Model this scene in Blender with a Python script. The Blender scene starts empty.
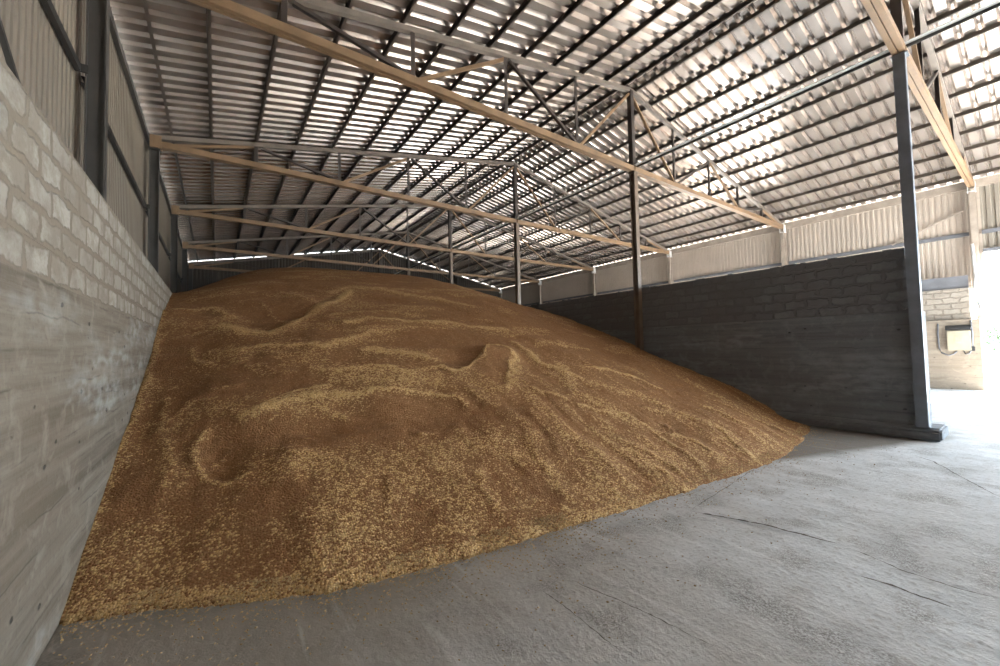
import bpy, bmesh, math, random
import numpy as np
from mathutils import Vector, Matrix
random.seed(7); RNG = np.random.default_rng(11)
S = bpy.context.scene
C = S.collection

# ---------------------------------------------------------------- helpers
class MB:
    """collects boxes, bars, tubes; build() links them as one mesh object"""
    def __init__(s): s.v = []; s.f = []; s.m = []
    def add(s, vs, fs, mi=0):
        o = len(s.v); s.v += [tuple(map(float, a)) for a in vs]
        s.f += [tuple(o + i for i in f) for f in fs]; s.m += [mi] * len(fs)
    def box(s, a, b, mi=0):
        (x0, y0, z0), (x1, y1, z1) = a, b
        s.add([(x0,y0,z0),(x1,y0,z0),(x1,y1,z0),(x0,y1,z0),(x0,y0,z1),(x1,y0,z1),(x1,y1,z1),(x0,y1,z1)],
              [(0,3,2,1),(4,5,6,7),(0,1,5,4),(1,2,6,5),(2,3,7,6),(3,0,4,7)], mi)
    def frame(s, p, q, up=(0,0,1)):
        p, q = Vector(p), Vector(q); d = (q - p).normalized(); u = Vector(up)
        if abs(d.dot(u)) > .98: u = Vector((0,1,0))
        r = d.cross(u).normalized(); u = r.cross(d).normalized()
        return p, q, r, u
    def prism(s, p, q, prof, up=(0,0,1), mi=0, closed=True):
        """extrude a 2-D outline (side, up) from p to q"""
        p, q, r, u = s.frame(p, q, up); n = len(prof)
        vs = [p + r*a + u*b for a, b in prof] + [q + r*a + u*b for a, b in prof]
        fs = [(i, (i+1) % n, n + (i+1) % n, n + i) for i in range(n if closed else n-1)]
        if closed: fs += [tuple(range(n-1, -1, -1)), tuple(range(n, 2*n))]
        s.add(vs, fs, mi)
    def bar(s, p, q, w, h, up=(0,0,1), mi=0):
        s.prism(p, q, [(-w/2,-h/2),(w/2,-h/2),(w/2,h/2),(-w/2,h/2)], up, mi)
    def ibeam(s, p, q, w, h, t=.012, up=(0,0,1), mi=0):
        a, b = w/2, h/2; k = t*.6
        s.prism(p, q, [(-a,-b),(a,-b),(a,-b+t),(k,-b+t),(k,b-t),(a,b-t),(a,b),(-a,b),(-a,b-t),(-k,b-t),(-k,-b+t),(-a,-b+t)], up, mi)
    def channel(s, p, q, w, h, t=.008, up=(0,0,1), side=1, mi=0):
        a, b = w*side, h/2
        s.prism(p, q, [(0,-b),(a,-b),(a,-b+t),(t*side,-b+t),(t*side,b-t),(a,b-t),(a,b),(0,b)], up, mi)
    def angle(s, p, q, w, t=.008, up=(0,0,1), side=1, mi=0):
        a = w*side
        s.prism(p, q, [(0,0),(a,0),(a,t),(t*side,t),(t*side,w),(0,w)], up, mi)
    def tube(s, pts, r, n=8, mi=0):
        pts = [Vector(p) for p in pts]; rings = []
        for i, p in enumerate(pts):
            d = (pts[min(i+1, len(pts)-1)] - pts[max(i-1, 0)]).normalized()
            u = Vector((0,0,1)) if abs(d.z) < .9 else Vector((0,1,0))
            a = d.cross(u).normalized(); b = a.cross(d)
            rings += [p + (a*math.cos(t*2*math.pi/n) + b*math.sin(t*2*math.pi/n))*r for t in range(n)]
        fs = [(i*n+j, i*n+(j+1) % n, (i+1)*n+(j+1) % n, (i+1)*n+j) for i in range(len(pts)-1) for j in range(n)]
        fs += [tuple(range(n-1,-1,-1)), tuple(range((len(pts)-1)*n, len(pts)*n))]
        s.add(rings, fs, mi)
    def build(s, name, mats, parent=None, bevel=0, smooth=False):
        me = bpy.data.meshes.new(name)
        off = Vector(parent_world(parent)) if parent else Vector((0,0,0))
        me.from_pydata([tuple(Vector(v) - off) for v in s.v], [], s.f)
        mats = mats if isinstance(mats, (list, tuple)) else [mats]
        for m in mats: me.materials.append(m)
        me.polygons.foreach_set('material_index', s.m)
        bm = bmesh.new(); bm.from_mesh(me); bmesh.ops.recalc_face_normals(bm, faces=bm.faces)
        if bevel: bmesh.ops.bevel(bm, geom=bm.edges, offset=bevel, segments=2, affect='EDGES', clamp_overlap=True)
        bm.to_mesh(me); bm.free()
        if smooth: me.polygons.foreach_set('use_smooth', [True]*len(me.polygons))
        o = bpy.data.objects.new(name, me); C.objects.link(o)
        if parent: o.parent = parent
        return o
def parent_world(o):
    p = Vector((0,0,0))
    while o is not None: p = p + o.location; o = o.parent
    return p
def tag(o, label=None, cat=None, group=None, kind=None):
    for k, v in (('label', label), ('category', cat), ('group', group), ('kind', kind)):
        if v: o[k] = v
    return o
def thing(name, loc, label, cat, group=None):
    o = bpy.data.objects.new(name, None); C.objects.link(o); o.location = loc; o.empty_display_size = .2
    return tag(o, label, cat, group)

# ---------------------------------------------------------------- materials
class NT:
    def __init__(s, name):
        s.mat = bpy.data.materials.new(name); s.mat.use_nodes = True
        s.t = s.mat.node_tree; s.b = s.t.nodes['Principled BSDF']; s.pos = None
    def n(s, typ, ins=None, **kw):
        nd = s.t.nodes.new(typ)
        for k, v in kw.items(): setattr(nd, k, v)
        for k, v in (ins or {}).items(): s.put(nd.inputs[k], v)
        return nd
    def put(s, sock, v):
        if isinstance(v, bpy.types.NodeSocket): s.t.links.new(v, sock)
        else:
            if isinstance(v, tuple) and len(v) == 3 and sock.type == 'RGBA': v = v + (1,)
            sock.default_value = v
    def P(s):
        if s.pos is None: s.pos = s.n('ShaderNodeNewGeometry').outputs['Position']
        return s.pos
    def scaled(s, sc, add=(0,0,0), rot=(0,0,0)):
        m = s.n('ShaderNodeMapping', {'Vector': s.P(), 'Scale': sc, 'Location': add, 'Rotation': rot}); return m.outputs[0]
    def noise(s, scale, detail=4, vec=None, rough=.55, dist=0):
        return s.n('ShaderNodeTexNoise', {'Vector': vec if vec is not None else s.P(), 'Scale': scale, 'Detail': detail, 'Roughness': rough, 'Distortion': dist}).outputs[0]
    def ramp(s, fac, a, b, ca=0., cb=1.):
        return s.n('ShaderNodeMapRange', {0: fac, 1: a, 2: b, 3: ca, 4: cb}, clamp=True).outputs[0]
    def mix(s, fac, a, b, mode='MIX'):
        nd = s.n('ShaderNodeMix', data_type='RGBA', blend_type=mode)
        s.put(nd.inputs[0], fac); s.put(nd.inputs[6], a); s.put(nd.inputs[7], b); return nd.outputs[2]
    def math(s, op, a, b=0.):
        nd = s.n('ShaderNodeMath', operation=op); s.put(nd.inputs[0], a); s.put(nd.inputs[1], b); return nd.outputs[0]
    def bump(s, h, strength=.5, dist=.02):
        s.put(s.b.inputs['Normal'], s.n('ShaderNodeBump', {'Height': h, 'Strength': strength, 'Distance': dist}).outputs[0])
    def out(s, col, rough=.8, metal=0., spec=None):
        s.put(s.b.inputs['Base Color'], col); s.put(s.b.inputs['Roughness'], rough); s.put(s.b.inputs['Metallic'], metal)
        if spec is not None: s.put(s.b.inputs['Specular IOR Level'], spec)
        return s.mat
def paint(name, col, rough=.5, metal=0., var=.25, scale=3.):
    t = NT(name); n1 = t.noise(scale, 5); n2 = t.noise(scale*9, 3)
    dark = tuple(c*(1-var) for c in col); lite = tuple(min(1, c*(1+var*.6)) for c in col)
    c = t.mix(t.ramp(n1, .3, .7), dark, lite); c = t.mix(t.ramp(n2, .62, .75, 0, .35), c, tuple(v*.55 for v in col))
    return t.out(c, t.ramp(n1, .3, .7, rough-.08, min(1, rough+.12)), metal)

M = {}
M['chord'] = paint('tan_steel_paint', (.235,.147,.080), .5, .0)
M['topchord'] = paint('grey_brown_steel_paint', (.20,.165,.135), .5)
M['web'] = paint('dark_steel_paint', (.05,.038,.031), .5)
M['post'] = paint('grey_brown_post_paint', (.15,.108,.076), .5)
M['postgrey'] = paint('blue_grey_post_paint', (.15,.17,.20), .5)
M['column'] = paint('grey_column_paint', (.062,.056,.049), .55)
M['darkgirt'] = paint('black_brown_girt_paint', (.03,.026,.022), .6)
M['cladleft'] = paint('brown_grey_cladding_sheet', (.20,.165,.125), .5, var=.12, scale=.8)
M['coltan'] = paint('tan_column_paint', (.38,.315,.255), .55)
M['purlin'] = paint('purlin_steel', (.085,.066,.052), .5)
M['strut'] = paint('strut_steel', (.07,.064,.058), .5)
M['girt'] = paint('girt_steel', (.16,.16,.17), .5)
M['white'] = paint('white_bracket', (.7,.7,.68), .5, var=.12)
M['bolt'] = paint('zinc_bolt', (.4,.4,.4), .35, .8)
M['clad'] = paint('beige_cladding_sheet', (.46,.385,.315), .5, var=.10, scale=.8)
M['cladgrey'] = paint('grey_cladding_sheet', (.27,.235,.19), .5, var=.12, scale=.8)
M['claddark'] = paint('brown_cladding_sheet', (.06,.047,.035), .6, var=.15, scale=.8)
M['boxpaint'] = paint('cream_box_paint', (.36,.31,.22), .5, var=.1)
M['yellow'] = paint('yellow_plate_paint', (.8,.62,.22), .5, var=.1)
M['black'] = paint('black_plastic', (.03,.03,.032), .4)
M['cable'] = paint('white_cable', (.75,.75,.74), .5, var=.05)

def roof_mat():
    t = NT('galvanised_roof_sheet')
    # every fourth rib is a sheet joint: tint varies by sheet (steps along Y)
    y = t.n('ShaderNodeSeparateXYZ', {0: t.P()}).outputs[1]
    sheet = t.math('FLOOR', t.math('DIVIDE', t.math('ADD', y, 9.02), 1.32))
    wn = t.n('ShaderNodeTexWhiteNoise', {'W': sheet}, noise_dimensions='1D').outputs[0]
    n1 = t.noise(1.2, 5, t.scaled((.35, 2.5, 1)))
    c = t.mix(t.ramp(n1, .3, .7), (.38,.31,.26), (.485,.415,.37))
    c = t.mix(t.math('MULTIPLY', wn, .35), c, (.52,.475,.435))
    return t.out(c, t.ramp(n1, .3, .7, .17, .27), .66)
M['roof'] = roof_mat()

def concrete_wall(name, base, dark, stain, lime=(.66,.67,.66)):
    t = NT(name)
    boards = t.noise(1.0, 7, t.scaled((1.2, .30, 7)), .66)
    big = t.noise(.55, 5); fine = t.noise(28, 4); mid = t.noise(4.5, 6, dist=.6)
    c = t.mix(t.ramp(boards, .36, .64), dark, base)
    c = t.mix(t.ramp(big, .42, .66, 0, .55), c, stain)
    c = t.mix(t.ramp(mid, .54, .72, 0, .5), c, tuple(v*1.3 for v in base))
    c = t.mix(t.ramp(fine, .55, .75, 0, .3), c, tuple(v*.55 for v in dark))
    # dark board seams, broken into short runs
    zz = t.n('ShaderNodeSeparateXYZ', {0: t.P()}).outputs[2]
    saw = t.math('FRACT', t.math('DIVIDE', t.math('ADD', zz, t.math('MULTIPLY', t.noise(1.3, 4), .16)), .21))
    seam = t.math('MULTIPLY', t.ramp(t.math('ABSOLUTE', t.math('SUBTRACT', saw, .5)), .0, .05, 1, 0), t.ramp(t.noise(1.7, 4, t.scaled((1,.6,2),(3,3,3))), .50, .60))
    c = t.mix(t.math('MULTIPLY', seam, .6), c, tuple(v*.4 for v in dark))
    vor = t.n('ShaderNodeTexVoronoi', {'Vector': t.scaled((1, 1.0, 1.7)), 'Scale': 3.0, 'Randomness': 1.}, feature='F1')
    gate = t.ramp(t.noise(2.2, 2, t.scaled((1,1,1),(7,3,1))), .30, .40)
    pit = t.math('MULTIPLY', t.ramp(t.math('ADD', vor.outputs['Distance'], t.math('MULTIPLY', t.noise(14, 3), .14)), .125, .17, 1, 0), gate)
    c = t.mix(t.math('MULTIPLY', pit, .92), c, tuple(v*.22 for v in base))
    # scattered pale lime bloom low on the wall
    blo = t.math('MULTIPLY', t.ramp(t.noise(1.3, 7, t.scaled((1,.30,1.5),(2.3,5.6,0))), .50, .62), t.ramp(t.noise(9, 4, t.scaled((1,.4,1))), .4, .6))
    c = t.mix(t.math('MULTIPLY', blo, .5), c, lime)
    h = t.math('ADD', t.math('ADD', t.math('MULTIPLY', boards, .8), t.math('MULTIPLY', fine, .25)), t.math('MULTIPLY', pit, -1.2))
    t.bump(h, .6, .03)
    return t.out(c, .85)
M['conc'] = concrete_wall('board_marked_concrete', (.315,.28,.228), (.138,.114,.085), (.20,.155,.11), lime=(.52,.54,.53))
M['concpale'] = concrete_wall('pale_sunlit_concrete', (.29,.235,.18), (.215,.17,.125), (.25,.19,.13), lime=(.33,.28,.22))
M['concdark'] = concrete_wall('shade_darkened_concrete', (.165,.178,.192), (.105,.111,.12), (.125,.122,.118), lime=(.25,.265,.28))  # shade on the dividing wall put into a darker, bluish concrete colour

def block_mat(name, b1, b2, mortar, axis=1, wash=.45, z0=2.36):
    t = NT(name)
    sp = t.n('ShaderNodeSeparateXYZ', {0: t.P()})
    w1 = t.math('MULTIPLY', t.math('SUBTRACT', t.noise(7, 4), .5), .15)
    w2 = t.math('MULTIPLY', t.math('SUBTRACT', t.noise(5, 3, t.scaled((1,1,1),(9,4,2)), .6), .5), .12)
    vec = t.n('ShaderNodeCombineXYZ', {0: t.math('ADD', sp.outputs[axis], w1), 1: t.math('ADD', t.math('SUBTRACT', sp.outputs[2], z0), w2)}).outputs[0]
    br = t.n('ShaderNodeTexBrick', {'Vector': vec, 'Color1': b1, 'Color2': b2, 'Mortar': mortar, 'Scale': 1., 'Mortar Size': .036, 'Mortar Smooth': .5, 'Bias': .0, 'Brick Width': .43, 'Row Height': .208})
    c = br.outputs['Color']
    smear = t.math('MULTIPLY', t.ramp(t.noise(3.4, 6, t.scaled((1,.75,1)), rough=.7), .42, .58), wash)
    smear2 = t.ramp(t.noise(17, 4), .55, .72, 0, .3)
    c = t.mix(smear, c, tuple(v*1.05 for v in mortar)); c = t.mix(smear2, c, tuple(v*.75 for v in mortar))
    h = t.math('ADD', t.math('MULTIPLY', br.outputs['Fac'], -1.), t.math('MULTIPLY', t.noise(22, 4), .45))
    t.bump(h, .55, .03)
    return t.out(c, .88)
M['block'] = block_mat('white_limestone_blocks', (.47,.44,.385), (.35,.315,.265), (.255,.215,.165), wash=.78)
M['blockdark'] = block_mat('shade_darkened_blocks', (.15,.156,.165), (.115,.118,.123), (.112,.114,.118), wash=.95, z0=2.4)  # block colour darkened too, for the shaded side of the dividing wall
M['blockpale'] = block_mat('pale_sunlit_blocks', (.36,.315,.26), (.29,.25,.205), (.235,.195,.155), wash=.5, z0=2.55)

def floor_mat():
    t = NT('dusty_concrete_floor')
    big = t.noise(.42, 6, dist=.4); mid = t.noise(2.3, 7, t.scaled((1.6,.7,1),(0,0,0),(0,0,.5)), .62); fine = t.noise(22, 5); vf = t.noise(85, 3)
    c = t.mix(t.ramp(mid, .33, .67), (.49,.51,.52), (.72,.74,.755))
    c = t.mix(t.ramp(big, .40, .62, 0, .55), c, (.53,.525,.51))
    x = t.n('ShaderNodeSeparateXYZ', {0: t.P()})
    # grain dust trodden into the slab along the foot of the heap
    wob = t.math('MULTIPLY', t.math('SUBTRACT', t.noise(.9, 5), .5), 2.4)
    dust = t.ramp(t.math('ADD', t.math('ADD', t.math('MULTIPLY', x.outputs[0], -.55), x.outputs[1]), wob), -3.4, .3)
    c = t.mix(t.math('MULTIPLY', dust, .8), c, (.225,.185,.14))
    shade_dust = t.ramp(t.math('ADD', t.math('ADD', x.outputs[1], t.math('MULTIPLY', x.outputs[0], .34)), t.math('MULTIPLY', wob, .12)), 3.90, 4.15)  # shadow of the dividing wall painted on the slab, mixed with thin grain dust
    shade_dust = t.math('MULTIPLY', t.math('MULTIPLY', shade_dust, t.ramp(x.outputs[0], 7.5, 9.0)), t.ramp(x.outputs[0], 12.5, 12.9, 1, 0))
    c = t.mix(t.math('MULTIPLY', shade_dust, .85), c, (.145,.115,.085))
    c = t.mix(t.ramp(fine, .54, .68, 0, .5), c, (.27,.25,.225))
    pat = t.math('MULTIPLY', t.ramp(t.noise(1.7, 6, t.scaled((1,1,1),(4,8,0))), .50, .62), t.ramp(vf, .42, .58))
    c = t.mix(t.math('MULTIPLY', pat, .75), c, (.20,.185,.165))
    scr = t.ramp(t.noise(1.0, 5, t.scaled((7,.5,1),(0,0,0),(0,0,.35))), .60, .70, 0, .28)
    c = t.mix(scr, c, (.78,.79,.79))
    h = t.math('ADD', t.math('ADD', t.math('MULTIPLY', mid, 1.), t.math('MULTIPLY', fine, .5)), t.math('MULTIPLY', vf, .2))
    t.bump(h, .6, .035)
    return t.out(c, t.ramp(mid, .3, .7, .62, .85), 0, .35)
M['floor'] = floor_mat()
M['crack'] = paint('crack_dirt', (.10,.085,.07), .95, var=.4, scale=9)

def grain_mat():
    t = NT('wheat_and_chaff')
    at = t.n('ShaderNodeAttribute', attribute_name='chaff').outputs['Fac']
    v1 = t.n('ShaderNodeTexVoronoi', {'Vector': t.scaled((1,1,1.3)), 'Scale': 52., 'Randomness': 1.}, feature='F1')
    v2 = t.n('ShaderNodeTexVoronoi', {'Vector': t.P(), 'Scale': 52., 'Randomness': 1.}, feature='F1')
    r1 = t.n('ShaderNodeSeparateColor', {0: v1.outputs['Color']}).outputs[0]
    r2 = t.n('ShaderNodeSeparateColor', {0: v2.outputs['Color']}).outputs[1]
    cl = t.noise(7, 5, rough=.6)
    # chance that a kernel-sized cell is pale chaff grows with the chaff amount
    lim = t.math('SUBTRACT', 1.02, t.math('MULTIPLY', t.ramp(t.math('ADD', at, t.math('MULTIPLY', t.math('SUBTRACT', cl, .5), .5)), 0., 1.), .92))
    pale = t.ramp(t.math('SUBTRACT', r1, lim), -.10, .10)
    pale2 = t.math('MULTIPLY', t.ramp(r2, .86, .96), .18)
    wheat = t.mix(r2, (.245,.115,.045), (.335,.165,.066))
    wheat = t.mix(t.ramp(t.noise(.8, 5), .35, .65), wheat, t.mix(r1, (.27,.13,.052), (.36,.187,.08)))
    chaff = t.mix(r2, (.60,.37,.145), (.76,.53,.255))
    c = t.mix(t.math('MAXIMUM', pale, pale2), wheat, chaff)
    c = t.mix(t.ramp(v1.outputs['Distance'], .25, .75, 0, .35), c, (.14,.06,.022))
    h = t.math('ADD', t.math('MULTIPLY', v1.outputs['Distance'], -.8), t.math('MULTIPLY', v2.outputs['Distance'], -.6))
    t.bump(h, .8, .022)
    return t.out(c, .8, 0, .25)
M['grain'] = grain_mat()
M['kernel'] = paint('loose_kernels', (.50,.34,.16), .7, var=.5, scale=40)
M['soil'] = paint('outside_gravel', (.50,.47,.43), .9, var=.2, scale=1.)
M['leaf'] = paint('green_leaves', (.045,.08,.025), .6, var=.4, scale=2.)
M['bark'] = paint('grey_bark', (.22,.18,.14), .9)


TOE=np.array([(0.3,2.75),(.68,2.59),(.96,2.5),(1.56,2.15),(2.05,1.92),(2.56,1.79),(3.2,1.67),(4.2,1.55),(5.32,1.39),(6.47,1.29),(8.2,1.12),(9.9,1.27),(11.1,1.5),(12.2,1.75)])
LW=np.array([(0,0),(.45,.13),(.97,.39),(1.67,.67),(2.7,1.06),(4.25,1.72),(5.8,2.55),(8.2,3.36),(10.5,3.62),(14,3.8),(20,4.2),(40,4.2)])
MID=np.array([(0,0),(1,.44),(3,1.34),(6,2.66),(9,3.85),(11,4.52),(12.6,4.95),(14.6,5.3),(18,5.4),(24,5.4),(40,5.3)])
RW=np.array([(0,0),(.54,.2),(1.16,.5),(1.87,.78),(2.94,1.22),(4.22,1.72),(5.77,2.3),(7.68,3.03),(8.8,3.45),(10.2,3.62),(14,3.66),(40,3.66)])
def sm(e0,e1,x):
    t=np.clip((x-e0)/(e1-e0),0,1); return t*t*(3-2*t)
def ip(T,x): return np.interp(x,T[:,0],T[:,1])
def base(X,Y):
    u=np.maximum(Y-ip(TOE,X),0)
    # smooth the profile kinks by averaging
    def pr(T): return (ip(T,np.maximum(u-.35,0))+ip(T,u)*2+ip(T,u+.35))/4-ip(T,.35)/4*np.exp(-u*3)
    l,m,r=pr(LW),pr(MID),pr(RW)
    wl=(1-np.clip((X-.3)/4.0,0,1))**2.2; wr=sm(7.2,12.1,X)**1.5
    z=m*(1-wl)*(1-wr)+l*wl+r*wr
    return np.where(Y>ip(TOE,X),z,-.03)
STREAKS=[
 (.16,.55,[(7.2,4.6),(6.6,3.6),(6.9,2.6)]),(.07,.6,[(4.9,2.9),(4.7,2.2),(4.65,1.8)]),(.06,.6,[(3.9,2.6),(3.75,2.05)]),(.05,.6,[(2.9,2.9),(2.75,2.3)]),(.12,.5,[(7.9,3.4),(8.3,2.5),(8.5,1.7)]),(.05,.7,[(9.2,2.6),(9.4,1.6)]),(.08,.6,[(5.5,2.9),(5.6,2.1),(5.55,1.6)]),(.05,.6,[(.8,4.7),(1.0,4.2),(.9,3.8)]),(.05,.6,[(1.7,5.9),(1.9,5.5),(2.3,5.35)]),
 (0.16,1,[(1.41, 7.85), (1.7, 7.43), (1.97, 7.07), (2.22, 6.99), (2.52, 7.28), (2.93, 7.77), (3.27, 8.3), (3.73, 8.77), (4.32, 9.73)]),
 (0.1,0.7,[(0.66, 9.04), (1.02, 9.04), (1.33, 9.12), (1.6, 8.3)]),
 (0.05,0.8,[(1.0, 7.15), (1.09, 6.75), (1.16, 6.46), (1.26, 6.31)]),
 (0.1,0.8,[(1.42, 6.62), (1.64, 6.52), (1.92, 6.44), (2.22, 6.39), (2.58, 6.28), (2.88, 6.01), (3.39, 6.24)]),
 (0.07,0.5,[(2.04, 6.14), (2.34, 5.95)]),
 (0.07,0.5,[(1.52, 6.14), (1.74, 6.17)]),
 (0.07,0.5,[(1.85, 5.81), (2.06, 5.44)]),
 (0.08,0.4,[(0.69, 8.19), (1.09, 7.91)]),
 (0.05,0.5,[(2.19, 9.08), (2.53, 7.6)]),
 (0.1,0.5,[(2.83, 9.59), (3.34, 8.62)]),
 (0.2,0.7,[(3.8, 9.71), (4.44, 10.17), (5.25, 9.99), (5.81, 9.39), (6.79, 9.04), (7.27, 8.25)]),
 (0.12,0.5,[(3.33, 7.58), (3.99, 7.66), (4.84, 7.67)]),
 (0.12,0.8,[(3.43, 7.0), (4.05, 7.15), (4.91, 7.0), (5.85, 6.85), (6.51, 6.56), (7.15, 6.38)]),
 (0.1,0.7,[(2.98, 6.02), (3.41, 6.32), (3.85, 6.52), (4.49, 6.54)]),
 (0.14,0.9,[(3.61, 5.75), (4.13, 5.65), (4.45, 5.45), (4.58, 5.3)]),
 (0.06,1,[(2.94, 5.15), (3.43, 5.19), (4.01, 4.89), (4.41, 4.95), (4.63, 4.93), (4.79, 4.63), (5.11, 4.74), (5.57, 5.06), (6.1, 5.4), (6.27, 5.27), (6.31, 4.98), (5.91, 4.54), (5.62, 4.22)]),
 (0.08,0.8,[(6.8, 5.6), (6.83, 5.09)]),
 (0.2,0.6,[(2.91, 5.01), (3.73, 4.63), (4.41, 4.58)]),
 (0.2,0.6,[(2.68, 5.29), (3.4, 5.09), (3.88, 4.83), (4.37, 4.49)]),
 (0.06,0.9,[(3.07, 4.52), (3.36, 4.5), (3.8, 4.4), (4.13, 4.31), (4.42, 4.05), (4.45, 3.87)]),
 (0.13,0.95,[(1.68, 4.62), (1.86, 4.63), (2.11, 4.66), (2.43, 4.7), (2.74, 4.61), (3.07, 4.52)]),
 (0.05,0.9,[(1.61, 4.58), (1.8, 4.7), (2.04, 4.77), (2.35, 4.88), (2.72, 4.84)]),
 (0.07,0.7,[(2.52, 4.53), (2.64, 4.33), (2.77, 4.23)]),
 (0.05,0.8,[(3.53, 3.42), (3.61, 3.39)]),
 (0.06,0.7,[(4.7, 4.15), (4.86, 3.69)]),
 (0.06,0.7,[(5.06, 3.99), (5.79, 4.15)]),
 (0.3,0.5,[(2.05, 3.45), (2.36, 3.43), (2.5, 3.12), (2.35, 2.74)]),
 (0.25,0.4,[(3.53, 3.15), (4.46, 2.93), (4.72, 2.43)]),
 (0.035,0.9,[(1.25, 4.55), (1.14, 4.35), (1.15, 4.05), (1.21, 3.86), (1.3, 3.68), (1.4, 3.56), (1.54, 3.57), (1.65, 3.61)]),
 (0.04,0.6,[(1.46, 4.11), (1.33, 3.95)]),
 (0.04,0.6,[(0.79, 5.63), (0.82, 5.08), (0.74, 4.85)]),
 (0.04,0.6,[(1.06, 5.25), (1.37, 5.21)]),
 (0.06,0.6,[(1.34, 5.45), (1.55, 5.39)]),
 (0.05,0.8,[(2.07, 3.64), (2.23, 3.57), (2.41, 3.43)]),
 (0.08,0.9,[(6.81, 5.55), (6.76, 4.95), (6.96, 4.21), (7.12, 3.94)]),
 (0.08,0.8,[(5.34, 3.97), (5.75, 4.3), (6.14, 4.62)]),
 (0.06,0.7,[(5.82, 3.86), (6.23, 3.36)]),
 (0.06,0.7,[(7.5, 5.45), (8.94, 5.28)]),
 (0.06,0.9,[(7.57, 4.35), (8.25, 4.15), (8.75, 3.78), (8.93, 3.32)]),
 (0.12,0.5,[(7.21, 3.77), (7.71, 3.28)]),
 (0.05,0.8,[(6.34, 3.23), (6.99, 2.76), (7.58, 1.99), (7.7, 1.47)]),
 (0.05,0.7,[(7.12, 2.36), (7.1, 1.54)]),
 (0.04,0.9,[(8.41, 1.92), (8.09, 1.13)]),
 (0.05,0.9,[(6.17, 1.67), (6.19, 1.42), (6.36, 1.18)]),
 (0.04,0.9,[(5.33, 1.75), (5.23, 1.41)]),
 (0.06,0.7,[(4.51, 1.75), (4.5, 1.51)]),
 (0.05,0.7,[(6.13, 2.64), (6.47, 2.01), (6.47, 1.43)]),
 (0.05,0.6,[(7.59, 2.94), (8.4, 2.28), (8.58, 1.55)]),
 (0.04,0.7,[(9.84, 3.02), (10.32, 2.06), (10.28, 1.38)]),
 (0.05,0.8,[(0.51, 7.69), (0.51, 6.72), (0.48, 5.55), (0.47, 4.62)]),
 (0.12,0.8,[(0.48, 2.68), (0.73, 2.62), (1.01, 2.52), (1.56, 2.15), (2.06, 1.85), (2.36, 1.82), (2.58, 1.85)]),
 (0.1,0.5,[(2.58, 1.85), (3.23, 1.71), (4.23, 1.58), (5.38, 1.44), (6.53, 1.33)]),
 (0.3,0.6,[(2.38, 2.48), (2.13, 2.15), (1.88, 2.02)]),
 (0.25,0.5,[(3.55, 2.23), (3.27, 1.96)]),
]
DARKS=[
 (0.35,0.8,[(2.53, 3.97), (3.01, 3.88), (3.65, 3.7), (4.26, 3.65), (4.61, 3.66)]),
 (0.3,0.6,[(0.76, 6.53), (1.63, 5.47), (2.38, 5.2)]),
 (0.3,0.6,[(4.36, 6.2), (5.32, 5.88), (6.37, 5.93)]),
 (0.25,0.6,[(1.88, 4.15), (1.58, 4.17), (1.39, 4.12)]),
 (0.3,0.5,[(2.06, 7.84), (2.66, 8.32)]),
 (0.3,0.5,[(5.28, 5.02), (5.14, 5.35)]),
 (0.3,0.5,[(0.6, 3.84), (1.23, 3.32), (1.86, 2.99)]),
 (0.25,0.5,[(5.96, 5.0), (5.6, 4.56)]),
 (0.3,0.5,[(9.23, 6.61), (9.79, 4.45), (9.94, 1.91)]),
]
CRACKS=[
 (0.018,1,[(5.65, 0.98), (5.77, 0.71), (5.89, 0.37), (5.95, 0.05), (5.98, -0.17), (5.99, -0.23)]),
 (0.015,0.6,[(5.99, -0.23), (5.94, -0.46), (5.84, -0.66), (5.83, -0.98), (5.87, -1.16)]),
 (0.02,0.8,[(5.49, -0.49), (5.5, -0.66), (5.48, -0.82), (5.49, -0.96)]),
 (0.015,0.8,[(10.45, -0.07), (10.18, -0.35), (9.52, -0.65), (8.74, -1.03)]),
 (0.012,0.4,[(3.65, 0.87), (3.78, 0.32), (3.84, -0.19)]),
 (0.012,0.35,[(3.38, 0.92), (3.36, 0.17)]),
 (0.012,0.4,[(8.08, 1.21), (5.65, 0.98)]),
]

# ---------------------------------------------------------------- dimensions (metres; X across the hall, Y along it)
SPAN, BAY = 24., 6.
Y0, Y1 = -9., 30.15
def ztop(x): return 7.58 + .2*(x if x <= 12 else 24 - x)        # centre of a truss' top chord
def zsheet(x): return ztop(x) + .215                              # underside of the roof sheet
NODES = [0, 2.35, 4.7, 7.1, 9.55, 12, 14.45, 16.9, 19.3, 21.65, 24]

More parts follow.
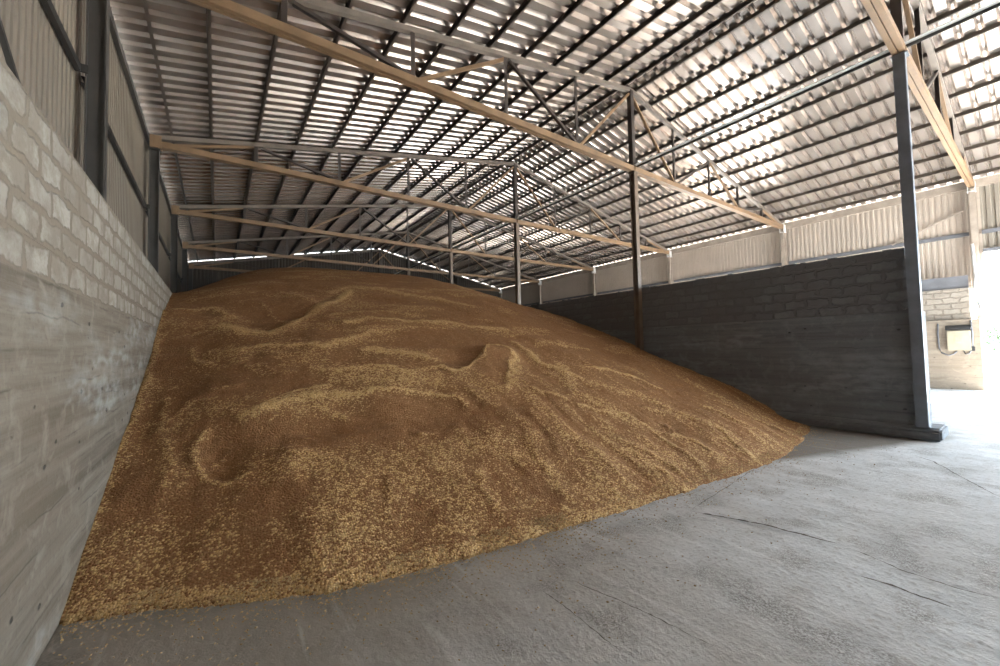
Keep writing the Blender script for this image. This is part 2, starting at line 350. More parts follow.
# ---------------------------------------------------------------- numpy noise for the heap
def lattice_noise(x, y, seed):
    r = np.random.default_rng(seed).random((128, 128)); xi = np.floor(x).astype(int); yi = np.floor(y).astype(int)
    fx = x - xi; fy = y - yi; fx = fx*fx*(3-2*fx); fy = fy*fy*(3-2*fy)
    g = lambda a, b: r[a % 128, b % 128]
    return (g(xi,yi)*(1-fx)+g(xi+1,yi)*fx)*(1-fy) + (g(xi,yi+1)*(1-fx)+g(xi+1,yi+1)*fx)*fy
def fbm(x, y, seed, octs=4, gain=.5):
    a, s, t = 1., 0., 0.
    for k in range(octs):
        s = s + a*lattice_noise(x*2**k + 17.3*k, y*2**k + 5.1*k, seed+k); t += a; a *= gain
    return s/t
def poly_mask(X, Y, items, grow=1.):
    out = np.zeros_like(X)
    for w, s, pl in items:
        w = w*grow; P = np.array(pl)
        sel = (X > P[:,0].min()-4*w) & (X < P[:,0].max()+4*w) & (Y > P[:,1].min()-4*w) & (Y < P[:,1].max()+4*w)
        if not sel.any(): continue
        x, y = X[sel], Y[sel]; d = np.full(x.shape, 9.)
        for a, b in zip(P[:-1], P[1:]):
            v = b-a; t = np.clip(((x-a[0])*v[0]+(y-a[1])*v[1])/max(v@v, 1e-9), 0, 1)
            d = np.minimum(d, np.hypot(x-a[0]-t*v[0], y-a[1]-t*v[1]))
        m = s*np.exp(-(d/w)**2); out[sel] = np.maximum(out[sel], m)
    return out

# ---------------------------------------------------------------- floor
def make_floor():
    xs = np.unique(np.round(np.concatenate([np.arange(-.3, 24.61, .6), np.arange(.4, 13, .08)]), 3))
    ys = np.unique(np.round(np.concatenate([np.arange(Y0-.2, Y1+.3, .6), np.arange(-1.4, 3, .08)]), 3))
    X, Y = np.meshgrid(xs, ys, indexing='ij'); nx, ny = X.shape
    Z = (fbm(X*.5+40, Y*.5+40, 71, 4)-.5)*.035 - .012
    Z = np.minimum(Z, 0)
    mb = MB()
    idx = np.arange(nx*ny).reshape(nx, ny)
    mb.v = [tuple(v) for v in np.stack([X, Y, Z], -1).reshape(-1, 3).tolist()]
    mb.f = [tuple(f) for f in np.stack([idx[:-1,:-1], idx[1:,:-1], idx[1:,1:], idx[:-1,1:]], -1).reshape(-1, 4).tolist()]
    mb.m = [0]*len(mb.f)
    for w, s, pl in CRACKS:
        pts = []
        for a, b in zip(pl[:-1], pl[1:]):
            n = max(2, int(math.hypot(b[0]-a[0], b[1]-a[1])/.03))
            pts += [(a[0]+(b[0]-a[0])*k/n, a[1]+(b[1]-a[1])*k/n) for k in range(n)]
        pts.append(pl[-1]); vs, fs = [], []
        wob = [0, 0]
        for k, (x, y) in enumerate(pts):
            wob = [wob[0]*.85+random.uniform(-.006,.006), wob[1]*.85+random.uniform(-.006,.006)]
            q = pts[min(k+1, len(pts)-1)]; p = pts[max(k-1, 0)]; dx, dy = q[0]-p[0], q[1]-p[1]; L = math.hypot(dx, dy) or 1
            ww = w*1.0*s*random.uniform(.25, 1.15)*min(1, 6*k/len(pts)+.1, 6*(len(pts)-1-k)/len(pts)+.1)
            x += wob[0]; y += wob[1]
            vs += [(x-dy/L*ww, y+dx/L*ww, .0035), (x+dy/L*ww, y-dx/L*ww, .0035)]
            if k: fs.append((2*k-2, 2*k-1, 2*k+1, 2*k))
        mb.add(vs, fs, 1)
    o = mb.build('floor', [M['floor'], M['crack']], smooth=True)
    tag(o, 'dusty grey concrete floor with cracks and worn patches', 'floor', kind='structure')
make_floor()

# ---------------------------------------------------------------- the heap of grain
def pile_z(X, Y):
    z = base(np.clip(X, .47, 12.14), Y); u = np.maximum(Y - ip(TOE, X), 0)
    live = sm(0, .6, u)
    z = z + live*((fbm(X*.55, Y*.55, 3, 3)-.5)*.22 + (fbm(X*1.7, Y*1.9, 9, 3)-.5)*.07)*(1-.6*sm(9, 13, u))
    return z
def make_heap():
    xs = np.unique(np.concatenate([np.arange(.115, .455, .05), np.arange(.462, 12.11, .032), [12.112]]))
    ys = np.concatenate([np.arange(.9, 8, .030), np.arange(8, 15, .06), np.arange(15, 30.1, .4)])
    X, Y = np.meshgrid(xs, ys, indexing='ij'); nx, ny = X.shape
    wx = X + (fbm(X*3, Y*3, 21, 3)-.5)*.22; wy = Y + (fbm(X*3+50, Y*3, 31, 3)-.5)*.22
    toe_w = (fbm(X*2.6, X*0+3, 41, 4)-.5)*.22
    u = np.maximum(Y - ip(TOE, X), 0)
    st = poly_mask(wx, wy, STREAKS, 1.0); halo = poly_mask(wx, wy, STREAKS, 2.4); dk = poly_mask(wx, wy, DARKS)
    # contour-like ripples on the upper slope, run-off lines down the lower right one
    rip = fbm(wx*.75, wy*2.4, 51, 5, .6); run = fbm(X*5.5 + (fbm(X, Y, 57, 2)-.5)*2.5, Y*.7, 61, 5, .6)
    low = (1-sm(2.2, 4.5, u)); right = sm(3.5, 6., X)
    amb = .34*sm(.50, .64, rip)*sm(1.5, 2.5, u)*(1-low*right) + .34*sm(.47, .66, run)*low*sm(2.5, 5.5, X)
    clus = .6*fbm(X*1.6, Y*1.6, 81, 4) + .4*fbm(X*4.2, Y*1.3, 83, 4)
    amb = amb + .42*sm(.40, .66, clus)*(1-sm(1.2, 2.6, u))*(1-.5*right) + .03
    ch = np.clip(np.maximum(st*(.85+.4*fbm(X*9, Y*9, 91, 3)), np.maximum(amb, halo*.30)) - dk*.5, 0, 1)
    ch = np.maximum(ch, .85*np.exp(-((X-.46)/.055)**2)*(1-sm(8.5, 11, Y))*(.6+.6*fbm(Y*3, Y*0, 97, 3)))
    ch = np.maximum(ch, .75*(1-sm(.06, .22, u))*(1-sm(5, 7, X)))
    Z = pile_z(X, Y + toe_w*(1-sm(.0, 1.2, u)))
    Z = Z + sm(.05, .5, u)*(.026*st + .02*halo - .015*dk)
    gul = (run-.5)*.085*(1-sm(1.2, 3.4, u))*sm(3.0, 6., X)*sm(.02, .4, u)*(1-sm(11, 12.1, X)*.6)
    Z = Z + gul
    # scooped hollow under the crest, slip scars
    bowl = np.exp(-(((X-2.25)/.75)**2 + ((Y-7.95)/.75)**2)); Z = Z - .20*bowl
    Z = Z - .10*np.exp(-(((X-1.42)/.24)**2 + ((Y-4.02)/.36)**2))
    Z = Z - .09*np.exp(-(((X-4.0)/.9)**2 + ((Y-3.85)/.42)**2)) - .10*np.exp(-(((X-2.6)/.6)**2 + ((Y-4.15)/.30)**2))
    pk = np.exp(-(((X-6.0)/.42)**2 + ((Y-5.15)/.30)**2)); Z = Z + .17*pk - .10*np.exp(-(((X-5.1)/.4)**2 + ((Y-5.2)/.35)**2))
    Z = Z + sm(.1, .8, u)*(fbm(X*8, Y*8, 95, 3)-.5)*.035*(1-sm(6, 10, u))
    Z = np.where(u <= 0, -.04, Z)
    me = bpy.data.meshes.new('grain_heap'); idx = np.arange(nx*ny).reshape(nx, ny)
    V = np.stack([X, Y, Z], -1).reshape(-1, 3); F = np.stack([idx[:-1,:-1], idx[1:,:-1], idx[1:,1:], idx[:-1,1:]], -1).reshape(-1, 4)
    keep = (V[F][:, :, 2].max(1) > -.02) & ~((V[F][:, :, 0].min(1) < .461) & (V[F][:, :, 2].min(1) < 3.42)); F = F[keep]
    used = np.unique(F); remap = np.full(len(V), -1); remap[used] = np.arange(len(used)); V = V[used]; F = remap[F]; ch = ch.reshape(-1)[used]
    me.vertices.add(len(V)); me.vertices.foreach_set('co', V.astype(np.float32).ravel())
    me.loops.add(F.size); me.loops.foreach_set('vertex_index', F.astype(np.int32).ravel())
    me.polygons.add(len(F)); me.polygons.foreach_set('loop_start', np.arange(0, F.size, 4, dtype=np.int32))
    me.polygons.foreach_set('use_smooth', np.ones(len(F), dtype=bool))
    me.update(calc_edges=True)
    at = me.attributes.new('chaff', 'FLOAT', 'POINT'); at.data.foreach_set('value', ch.astype(np.float32))
    me.materials.append(M['grain'])
    o = bpy.data.objects.new('grain_heap', me); C.objects.link(o)
    tag(o, 'huge sloping heap of golden brown grain with pale chaff streaks', 'grain', kind='stuff')
    # loose kernels spilled past the foot of the heap
    mb = MB(); n = 0
    while n < 7500:
        x = random.uniform(.5, 11.6) if random.random() < .45 else random.uniform(.5, 4.6)
        d = random.expovariate(1/.13) if random.random() < .8 else random.expovariate(1/.5)
        y = float(ip(TOE, np.array(x))) + .18 - d
        if d > 1.6: continue
        n += 1; L = random.uniform(.006, .013); W = L*random.uniform(.35, .6); a = random.uniform(0, math.pi); z = .004 + W*.5
        ca, sa = math.cos(a), math.sin(a)
        loc = [(L,0,0),(-L,0,0),(0,W,0),(0,-W,0),(0,0,W),(0,0,-W)]
        zz = max(0, float(base(np.array(max(x, .5)), np.array(y)))) if d < .18 else 0
        mb.add([(x+p[0]*ca-p[1]*sa, y+p[0]*sa+p[1]*ca, z+zz+p[2]) for p in loc], [(0,2,4),(2,1,4),(1,3,4),(3,0,4),(2,0,5),(1,2,5),(3,1,5),(0,3,5)])
    tag(mb.build('scattered_kernels', M['kernel']), 'loose grain kernels scattered over the concrete along the foot of the heap', 'grain', kind='stuff')
make_heap()

# ---------------------------------------------------------------- profiled sheet walls
def corrugated(name, p, q, z0, ztop_fn, mat, parent=None, pitch=.2, depth=.035, out=(1,0,0)):
    """vertical profiled sheets from p to q (plan), ribs every `pitch`"""
    p, q, o = Vector((*p, 0)), Vector((*q, 0)), Vector(out); L = (q-p).length; d = (q-p)/L
    pts = []; s = 0.
    while s < L:
        for ds, dep in ((0, 0), (.45*pitch, 0), (.55*pitch, depth), (.9*pitch, depth)):
            if s+ds <= L: pts.append((s+ds, dep))
        s += pitch
    pts.append((L, 0)); mb = MB(); vs = []
    for s, dep in pts:
        w = p + d*s + o*dep; vs += [(w.x, w.y, z0), (w.x, w.y, ztop_fn(w.x))]
    mb.add(vs, [(2*i, 2*i+2, 2*i+3, 2*i+1) for i in range(len(pts)-1)])
    return mb.build(name, mat, parent)

# ---------------------------------------------------------------- left wall: concrete, blocks, cladding
wl = MB(); wl.box((.10, Y0, -.05), (.46, Y1, 2.36))
wall_left = tag(wl.build('wall_left', M['conc']), 'board marked concrete retaining wall with pale block courses on top', 'wall', kind='structure')
b = MB()
for k in range(5):            # five courses, each set back or forward by a few millimetres
    e = random.uniform(-.006, .006); b.box((.10, Y0, 2.36+.208*k), (.455+e, Y1, 2.36+.208*(k+1)))
b.build('block_courses', M['block'], wall_left)['label'] = 'whitish block courses with smeared mortar'
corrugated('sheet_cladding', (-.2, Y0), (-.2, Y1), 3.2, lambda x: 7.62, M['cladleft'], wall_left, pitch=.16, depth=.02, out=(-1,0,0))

# ---------------------------------------------------------------- wall behind the heap, front wall with the open gate
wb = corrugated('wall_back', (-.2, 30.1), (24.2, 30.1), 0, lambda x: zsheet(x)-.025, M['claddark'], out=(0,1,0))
tag(wb, 'dim sheet metal gable wall behind the heap', 'wall', kind='structure')
GX0, GX1, GZ = (13.0, 23.4, 6.6)
wf = MB(); zf = lambda x: zsheet(x) - .05
for x0, x1, za, zb in ((-.2, 12, 0, 0), (12, GX0, 0, 0), (GX1, 24.2, 0, 0), (GX0, GX1, GZ, GZ)):
    wf.add([(x0,Y0,za),(x1,Y0,zb),(x1,Y0,zf(x1)),(x0,Y0,zf(x0)),(x0,Y0-.06,za),(x1,Y0-.06,zb),(x1,Y0-.06,zf(x1)),(x0,Y0-.06,zf(x0))],
           [(0,1,2,3),(7,6,5,4),(0,4,5,1),(1,5,6,2),(2,6,7,3),(3,7,4,0)])
tag(wf.build('wall_front', M['clad']), 'sheet metal gable wall with a wide open gate', 'wall', kind='structure')

# ---------------------------------------------------------------- dividing wall
wm = MB(); wm.box((12.13, -.06, -.05), (12.52, 30, 2.4))
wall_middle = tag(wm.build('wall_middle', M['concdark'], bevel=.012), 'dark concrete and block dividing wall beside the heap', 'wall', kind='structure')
b = MB()
for k in range(6):
    e = random.uniform(-.012, .012); b.box((12.13+e, .10+random.uniform(0,.02), 2.4+.2055*k), (12.52, 30, 2.4+.2055*(k+1)))
for k in range(60):           # mortar crumbs on the top course
    y = random.uniform(.2, 26); L = random.uniform(.05, .25); h = random.uniform(.01, .035)
    b.box((12.16, y, 3.63), (12.16+random.uniform(.1,.3), y+L, 3.63+h))
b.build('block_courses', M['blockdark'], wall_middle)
b = MB(); b.prism((0,-.24,0), (0,30,0), [(-x, z) for x, z in ((-11.93,0),(-12.72,0),(-12.72,.16),(-12.66,.225),(-12.0,.225),(-11.93,.17))])
b.build('footing', M['concdark'], wall_middle, bevel=.03)

# ---------------------------------------------------------------- right wall: concrete, blocks, band beam, cladding, doorway
DY0, DY1, DZ = -8.6, -.16, 5.0
ADDED_GATES = [(6.7, 11.3)]                              # side gate added to let sun in, unseen behind the dividing wall
SOLID = [(-.02, 6.7), (11.3, Y1)]; GT = 4.6
wr = MB()
for ya, yb in SOLID: wr.box((23.3, ya, -.05), (24.1, yb, 2.55))
wr.box((23.3, Y0, -.05), (24.1, DY0, 2.55))
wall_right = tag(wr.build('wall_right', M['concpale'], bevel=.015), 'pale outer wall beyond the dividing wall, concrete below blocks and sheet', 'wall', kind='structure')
b = MB()
for ya, yb in SOLID:
    for k in range(6):
        e = random.uniform(-.01, .01); b.box((23.55+e, max(ya, .2), 2.56+.19*k), (24.05, yb, 2.56+.19*(k+1)))
b.build('block_courses', M['blockpale'], wall_right)
b = MB()
for ya, yb in SOLID: b.channel((23.62, max(ya, .2), 3.93), (23.62, yb, 3.93), .12, .46, .012, side=1)
b.build('band_beam', M['girt'], wall_right)
for ya, yb in [(DY1, 6.7)] + SOLID[1:]: corrugated('sheet_cladding', (24.2, ya), (24.2, yb), 3.7, lambda x: 7.62, M['clad'], wall_right, pitch=.17, depth=.013, out=(1,0,0))
for ya, yb in ADDED_GATES: corrugated('sheet_cladding', (24.2, ya), (24.2, yb), GT, lambda x: 7.62, M['clad'], wall_right, pitch=.17, depth=.013, out=(1,0,0))
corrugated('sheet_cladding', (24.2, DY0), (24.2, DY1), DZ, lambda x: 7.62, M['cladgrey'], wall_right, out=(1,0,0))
corrugated('sheet_cladding', (24.2, Y0), (24.2, DY0), 2.5, lambda x: 7.62, M['clad'], wall_right, pitch=.17, depth=.013, out=(1,0,0))
d = MB()
d.box((24.0, DY0, DZ-.02), (24.16, DY1, DZ+.1)); d.box((24.02, DY0, 0), (24.16, DY0+.10, DZ))
tag(d.build('trim_1', M['girt'], bevel=.006), 'steel frame around the open side doorway', 'door frame', kind='structure')

# ---------------------------------------------------------------- roof sheets (ribs run down the slope)
def roof_slope(name, xa, xb, label):
    pitch, dep = .33, .095; pts = []; y = Y0 - .3
    while y < 30.75:
        pts += [(y, 0), (y+.185, 0), (y+.238, dep), (y+.277, dep)]; y += pitch
    xs = [xa + (xb-xa)*k/8 for k in range(9)]; vs = []
    for x in xs:
        zx = 7.795 + .2*(x if xa < 12 and xb <= 12.01 else 24-x)
        vs += [(x, yy, zx+dd) for yy, dd in pts]
    n = len(pts); fs = [(a*n+i, a*n+i+1, (a+1)*n+i+1, (a+1)*n+i) for a in range(8) for i in range(n-1)]
    mb = MB(); mb.add(vs, fs)
    return tag(mb.build(name, M['roof']), label, 'roof', kind='structure')
roof_slope('ceiling_left', -.62, 11.985, 'ribbed metal underside of the roof slope above the block wall')
roof_slope('ceiling_right', 24.62, 12.015, 'ribbed metal underside of the roof slope above the doorway')
r = MB(); zr = 10.195
r.add([(11.5,Y0-.3,zr+.01),(12,Y0-.3,zr+.11),(12.5,Y0-.3,zr+.01),(12.5,30.7,zr+.01),(12,30.7,zr+.11),(11.5,30.7,zr+.01)], [(0,1,4,5),(1,2,3,4)])
for v in range(len(r.v)): r.v[v] = (r.v[v][0], r.v[v][1], r.v[v][2]+.0)
tag(r.build('trim_2', M['clad']), 'folded ridge cap between the two roof slopes', 'ridge cap', kind='structure')

# ---------------------------------------------------------------- purlins, one steel section each, full length
ORD = ['first','second','third','fourth','fifth','sixth','seventh','eighth','ninth','tenth','eleventh','twelfth']
PX = [.34, 1.2, 2.28, 3.35, 4.42, 5.5, 6.57, 7.65, 8.72, 9.8, 10.87, 11.72]
for sl in (0, 1):
    for k, x in enumerate(PX):
        xx = x if sl == 0 else 24-x; z = ztop(xx) + .145; sg = 1 if sl == 0 else -1
        up = Vector((-.2*sg, 0, 1)).normalized(); mb = MB()
        mb.prism((xx, Y0-.2, z), (xx, 30.4, z), [(a*sg*-1, bb) for a, bb in ((-.026,-.06),(.026,-.06),(.026,-.04),(.020,-.04),(.020,-.053),(-.020,-.053),(-.020,.053),(.020,.053),(.020,.04),(.026,.04),(.026,.06),(-.026,.06))], up)
        o = mb.build('roof_purlin', M['purlin'])
        side = 'above the block wall' if sl == 0 else 'above the doorway side'
        w = 'ridge purlin' if k == 11 else f'{ORD[k]} purlin up from the eave'
        tag(o, f'dark steel {w}, roof slope {side}', 'purlin', 'roof purlins')

# ---------------------------------------------------------------- trusses
def make_truss(Y, label):
    t = thing('roof_truss', (12, Y, 7.3), label, 'roof truss', 'roof trusses')
    zb = lambda x: 7.41 + .10*max(0, x-12)/12
    for sg in (0, 1):
        f = lambda x: x if sg == 0 else 24-x
        m = MB(); m.bar((f(-.05), Y, ztop(0)-.01), (f(12), Y, ztop(12)), .12, .12); m.build('top_chord', M['topchord'], t, bevel=.008)
        m = MB()              # two channels back to back, a dark seam between them
        for s in (-1, 1): m.bar((f(.02), Y+s*.048, zb(f(0))), (f(11.98), Y+s*.048, zb(12)), .086, .16)
        m.build('bottom_chord', M['chord'], t, bevel=.006)
        for x in NODES[1:5]:
            m = MB(); m.angle((f(x)-.04, Y-.04, zb(f(x))+.06), (f(x)-.04, Y-.04, ztop(x)-.05), .09, .012, up=(0,1,0)); m.build('vertical', M['web'], t)
        g_ = zb; zb2 = lambda x: g_(f(x))
        for xa, za, xb, zc in ((.25, zb2(0)+.02, 2.3, ztop(2.35)-.08), (2.4, ztop(2.35)-.08, 4.65, zb2(4.7)+.08), (4.75, zb2(4.7)+.08, 7.05, ztop(7.1)-.08), (7.15, ztop(7.1)-.08, 9.5, zb2(9.55)+.08), (9.6, zb2(9.55)+.08, 11.93, ztop(12)-.14)):
            m = MB(); m.bar((f(xa), Y, za), (f(xb), Y, zc), .075, .075); m.build('diagonal', M['chord' if za < zc else 'web'], t, bevel=.004)
        m = MB(); x0, x1 = sorted((f(-.09), f(.15))); m.box((x0, Y-.010-.09, 7.295), (x1, Y+.010-.09, 7.62)); m.box((x0, Y+.09-.010, 7.295), (x1, Y+.09+.010, 7.62))
        g = m.build('gusset_plate', M['white' if sg else 'chord'], t)  # doorway-side plates white: sunlight on them put into the colour
    m = MB(); m.bar((12, Y, zb(12)+.08), (12, Y, ztop(12)-.02), .15, .15, up=(1,0,0)); m.build('king_post', M['web'], t, bevel=.006)
    return t
make_truss(0, 'tan truss crossing the top corner, on the blue grey post at the wall end')
make_truss(6, 'long tan steel truss borne by the post standing halfway along the dividing wall')
make_truss(12, 'steel truss whose post meets the heap where it passes the wall top')
make_truss(18, 'truss whose post rises out of the right shoulder of the heap')
make_truss(24, 'dim truss low over the heap crest, last before the gable wall')
make_truss(29.8, 'dark truss against the gable wall behind the heap')

# ---------------------------------------------------------------- posts on the ridge line
def make_post(Y, label, mat):
    t = thing('support_post', (12.03, Y, .23), label, 'post', 'posts under the ridge')
    m = MB(); w = .17
    
    if Y == 0: m.bar((12.03, Y, .235), (11.97, Y, 7.32), w, w, up=(1,0,0)); m.build('shaft', mat, t, bevel=.01)
    else: m.ibeam((12.03, Y, .235), (12.03, Y, 7.32), .165, .18, .012, up=(0,1,0)); m.build('shaft', mat, t)
    m = MB(); m.box((12.03-.11, Y-.12, 7.30), (12.03+.11, Y+.12, 7.325)); m.build('cap_plate', mat, t)
    m = MB(); m.box((11.94, Y-.10, .23), (12.112, Y+.10, .25)); m.build('base_plate', mat, t)
make_post(0, 'blue grey steel post at the free end of the dividing wall', M['postgrey'])
make_post(6, 'dark steel post standing against the middle of the dividing wall', M['post'])
make_post(12, 'slim dark post rising where the heap meets the dividing wall top', M['post'])
make_post(18, 'thin post rising from the heap beyond the one at the heap edge', M['post'])
make_post(24, 'post mostly hidden by the heap crest, farthest from the doorway', M['post'])

# longitudinal tie along the heads of the posts
t = thing('tie_beam', (12.03, 0, 7.46), 'long pale steel tie beam joining the heads of the ridge posts', 'beam')
m = MB(); m.box((12.0, Y0, 7.53), (12.10, 30, 7.545)); m.build('plate', M['white'], t)
m = MB(); m.box((12.10, Y0, 7.465), (12.115, 30, 7.545)); m.build('flange', M['strut'], t)

# ---------------------------------------------------------------- columns
def make_column(X, Y, label, mat, group):
    s = 1 if X < 12 else -1
    t = thing('wall_column', (X, Y, 0), label, 'column', group)
    m = MB(); m.ibeam((X, Y, .0), (X, Y, 7.26), .16, .20, .014, up=(1,0,0)); m.build('shaft', mat, t)
    m = MB(); m.box((X-.12, Y-.11, 7.245), (X+.12, Y+.11, 7.27)); m.build('cap_plate', mat if X < 12 else M['white'], t)  # caps on the doorway side whitened in colour, as if sunlit
    m = MB(); m.box((X-.12, Y-.11, 0), (X+.12, Y+.11, .02)); m.build('base_plate', mat, t)
LC = ['large dark grey column above the block wall, widest in view', 'narrower grey column one bay beyond the widest one over the block wall',
      'third column along the block wall, just short of the heap', 'fourth column along the block wall, beside the heap top', 'corner column where the block wall side meets the gable']
for k in range(5): make_column(.0, 6*(k+1)-(.25 if k == 4 else 0), LC[k], M['column'], 'columns behind the block wall')
RC = ['pale column at the edge of the bright side doorway', 'tan column above the dividing wall, first past the doorway bay', 'tan column above the dividing wall, second past the doorway bay',
      'tan column above the dividing wall, third past the doorway bay', 'small tan column above the wall top near the heap edge', 'corner column where the doorway side meets the gable']
for k in range(6): make_column(24.0, 6*k-(.25 if k == 5 else 0), RC[k], M['coltan'], 'columns of the doorway wall')

# ---------------------------------------------------------------- girts and eave struts, one per bay
bays = ['the widest column', 'the widest and the second column', 'the second and third columns', 'the third and fourth columns', 'the fourth and corner columns']
for k in range(5):
    y0, y1 = 6*k+.14, 6*(k+1)-.14
    if k == 4: y1 -= .25
    m = MB(); m.channel((-.125, y0, 5.68), (-.125, y1, 5.68), .06, .10, .008, side=-1)
    w = f'before {bays[0]}' if k == 0 else f'between {bays[k]}'
    m.box((-.13, y1-.02, 5.63), (-.06, y1, 5.74))
    tag(m.build('wall_girt', M['darkgirt']), f'dark girt on the cladding over the block wall {w}', 'girt', 'girts above the block wall')
rb = ['beside the doorway column', 'above the dividing wall, first bay past the doorway', 'above the dividing wall, second bay past the doorway', 'above the dividing wall, third bay past the doorway', 'above the dividing wall, bay next to the gable']
for k in range(5):
    y0, y1 = 6*k+.14, 6*(k+1)-.14
    if k == 4: y1 -= .25
    m = MB(); m.channel((24.12, y0, 5.74), (24.12, y1, 5.74), .06, .14, .008, side=1)
    tag(m.build('wall_girt', M['girt']), f'horizontal steel girt on the beige cladding {rb[k]}', 'girt', 'girts of the doorway wall')
m = MB(); m.channel((24.12, DY0, 5.74), (24.12, -.16, 5.74), .06, .14, .008, side=1)
tag(m.build('wall_girt', M['girt']), 'blue grey girt over the open side doorway', 'girt', 'girts of the doorway wall')
for X, z, lab in ((-.115, 7.60, 'dark eave strut under the roof edge above the block wall'), (24.13, 7.585, 'eave strut under the bright roof edge above the doorway wall')):
    m = MB(); m.channel((X, Y0, z), (X, 30, z), .07, (.16 if X < 12 else .31), .010, side=-1 if X < 12 else 1)
    tag(m.build('eave_strut', M['strut'] if X < 12 else M['coltan']), lab, 'eave strut')
# sloping braces
m = MB(); m.bar((-.12, 5.7, 3.0), (-.12, .3, 6.9), .04, .04)
tag(m.build('wall_brace', M['darkgirt']), 'dark diagonal brace on the cladding above the block wall', 'brace')
m = MB(); m.bar((24.09, 2.2, 5.78), (24.09, .25, 6.65), .05, .05)
tag(m.build('wall_brace', M['coltan']), 'slim diagonal brace on the cladding beside the doorway column', 'brace')

# ---------------------------------------------------------------- switch box on the right wall
t = thing('switch_box', (23.3, .55, 1.35), 'cream switch box with raised dark lid on the pale wall by the doorway', 'switch box')
m = MB(); m.box((23.12, .20, 1.42), (23.295, .76, 2.14)); body = m.build('body', M['boxpaint'], t, bevel=.012)
m = MB(); m.add([(23.30,.16,2.34),(23.30,.80,2.34),(22.98,.78,2.20),(22.98,.18,2.20),(23.30,.16,2.31),(23.30,.80,2.31),(22.98,.78,2.17),(22.98,.18,2.17)], [(0,1,2,3),(7,6,5,4),(0,4,5,1),(1,5,6,2),(2,6,7,3),(3,7,4,0)]); m.build('lid', M['black'], t)
m = MB(); m.box((23.113, .42, 1.72), (23.12, .58, 1.90)); m.build('warning_plate', M['yellow'], body)
m = MB(); m.tube([(23.27,.98,2.42),(23.26,.99,2.0),(23.26,.98,1.5),(23.26,.92,1.33),(23.26,.75,1.24),(23.26,.62,1.30),(23.26,.55,1.40)], .022); m.build('conduit', M['girt'], t, smooth=True)
m = MB(); m.tube([(23.26,.18,2.5),(23.26,.16,2.0),(23.26,.18,1.5),(23.26,.26,1.32),(23.26,.34,1.28),(23.26,.40,1.42)], .022); m.build('conduit', M['girt'], t, smooth=True)
m = MB(); m.box((23.2,.12,1.40),(23.295,.22,1.56)); m.build('socket', M['black'], t, bevel=.01)
pts = [(23.78,.06,5.3),(23.76,.05,4.6),(23.60,.02,4.1),(23.46,.06,3.6),(23.42,.0,3.25),(23.30,-.08,2.95),(23.22,.02,2.75),(23.22,.09,2.64),(23.22,.13,2.56)]
m = MB(); m.tube(pts, .04); tag(m.build('power_cable', M['cable'], smooth=True), 'thick white cable drooping from the doorway column to the switch box', 'cable')

# ---------------------------------------------------------------- outside
m = MB(); m.add([(-60,-90,-.08),(140,-90,-.08),(140,90,-.08),(-60,90,-.08)], [(0,1,2,3)])
tag(m.build('ground', M['soil']), 'sunlit gravel yard outside the doorway', 'ground', kind='structure')
def bush(x, y, h, label):
    t = thing('bush', (x, y, -.08), label, 'bush', 'bushes beyond the doorway')
    m = MB()
    for k in range(5):
        a = k*1.3; m.tube([(x, y, -.08), (x+.25*math.cos(a), y+.25*math.sin(a), h*.4), (x+.6*math.cos(a), y+.6*math.sin(a), h*.8)], .04, 6)
    m.build('stem', M['bark'], t, smooth=True)
    m = MB()
    for k in range(1500):
        u, v = random.uniform(-1, 1), random.uniform(0, 6.283); rr = random.random()**.4; s = math.sqrt(1-u*u)
        c = Vector((x+rr*s*math.cos(v)*h*.5, y+rr*s*math.sin(v)*h*.5, h*.58+rr*u*h*.42)); a = Vector((random.gauss(0,1), random.gauss(0,1), random.gauss(0,1))).normalized()
        b2 = a.orthogonal().normalized(); L = random.uniform(.07, .14)
        m.add([c-a*L, c+b2*L*.5, c+a*L, c-b2*L*.5], [(0,1,2,3)])
    m.build('foliage', M['leaf'], t)
bush(52, .6, 3.4, 'pale green bush beyond the doorway, tallest of the row')
bush(49, -1.6, 2.6, 'low green bush beyond the doorway near the frame edge')
bush(55, -3.6, 3.0, 'green bush beyond the doorway, hidden past the frame edge')

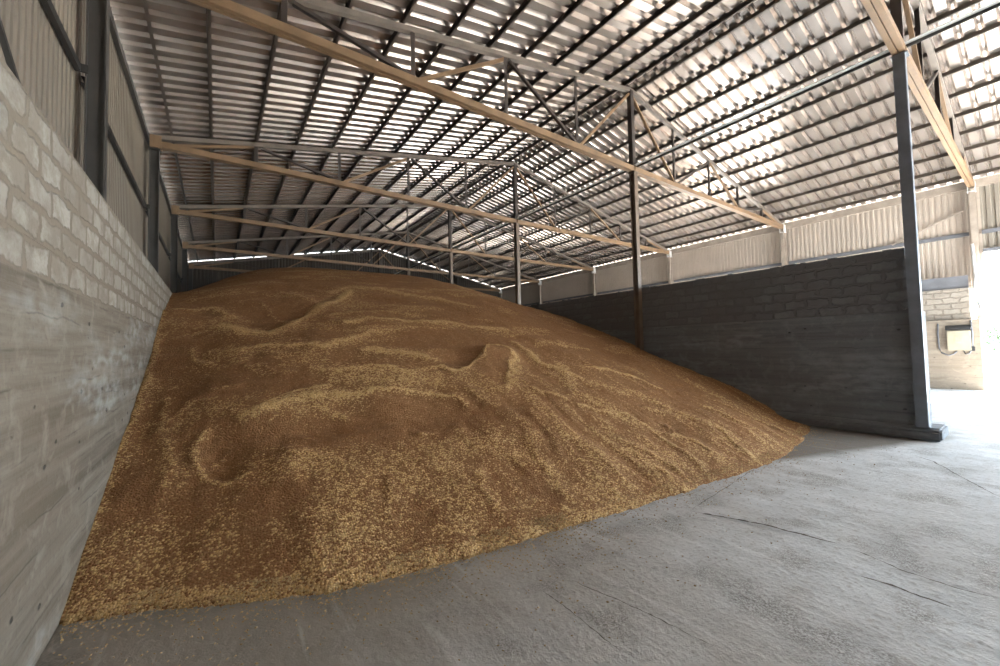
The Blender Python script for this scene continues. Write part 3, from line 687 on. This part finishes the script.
# ---------------------------------------------------------------- light: daylight and sun
W = bpy.data.worlds.new('sky'); S.world = W; W.use_nodes = True
bg = W.node_tree.nodes["Background"]; bg.inputs[0].default_value = (.72, .87, 1., 1); bg.inputs[1].default_value = 9.0
sun = bpy.data.lights.new('sun', 'SUN'); sun.energy = 45.; sun.angle = math.radians(.6); sun.color = (1., .98, .955)
so = bpy.data.objects.new('sun', sun); C.objects.link(so)
el, az = math.radians(38), math.radians(-22)      # from the doorway side
sd = Vector((math.cos(el)*math.cos(az), math.cos(el)*math.sin(az), math.sin(el)))
so.rotation_euler = sd.to_track_quat('Z', 'Y').to_euler(); so.location = (40, -6, 30)
def portal(loc, size, rot):
    l = bpy.data.lights.new('portal', 'AREA'); l.shape = 'RECTANGLE'; l.size, l.size_y = size; l.cycles.is_portal = True
    o = bpy.data.objects.new('portal', l); C.objects.link(o); o.location = loc; o.rotation_euler = rot
for ya, yb, zz in [(DY0, DY1, DZ)] + [(a, b, GT) for a, b in ADDED_GATES]: portal((24.3, (ya+yb)/2, zz/2), (zz, yb-ya), (0, math.radians(90), 0))
portal(((GX0+GX1)/2, Y0-.1, GZ/2), (GX1-GX0, GZ), (math.radians(90), 0, 0))

# ---------------------------------------------------------------- camera
cam = bpy.data.cameras.new('camera'); co = bpy.data.objects.new('camera', cam); C.objects.link(co); S.camera = co
yaw, pitch, roll = .6229, .0390, -.0220
f = Vector((math.sin(yaw)*math.cos(pitch), math.cos(yaw)*math.cos(pitch), math.sin(pitch)))
r0 = Vector((math.cos(yaw), -math.sin(yaw), 0)); u0 = r0.cross(f)
rr = r0*math.cos(roll) + u0*math.sin(roll); uu = u0*math.cos(roll) - r0*math.sin(roll)
mw = Matrix.Identity(4)
for i in range(3): mw[i][0], mw[i][1], mw[i][2] = rr[i], uu[i], -f[i]
mw.translation = (1.3503, -1.4482, 1.86)
co.matrix_world = mw
cam.sensor_width = 36.; cam.lens = 394.62*36/1000; cam.clip_end = 300; cam.clip_start = .05

S.view_settings.view_transform = 'Standard'; S.view_settings.look = 'None'; S.view_settings.gamma = 1.
S.view_settings.use_curve_mapping = False; S.view_settings.exposure = 1.1
S.cycles.use_denoising = True; S.cycles.max_bounces = 10; S.cycles.diffuse_bounces = 6; S.cycles.glossy_bounces = 4
S.cycles.sample_clamp_indirect = 8.
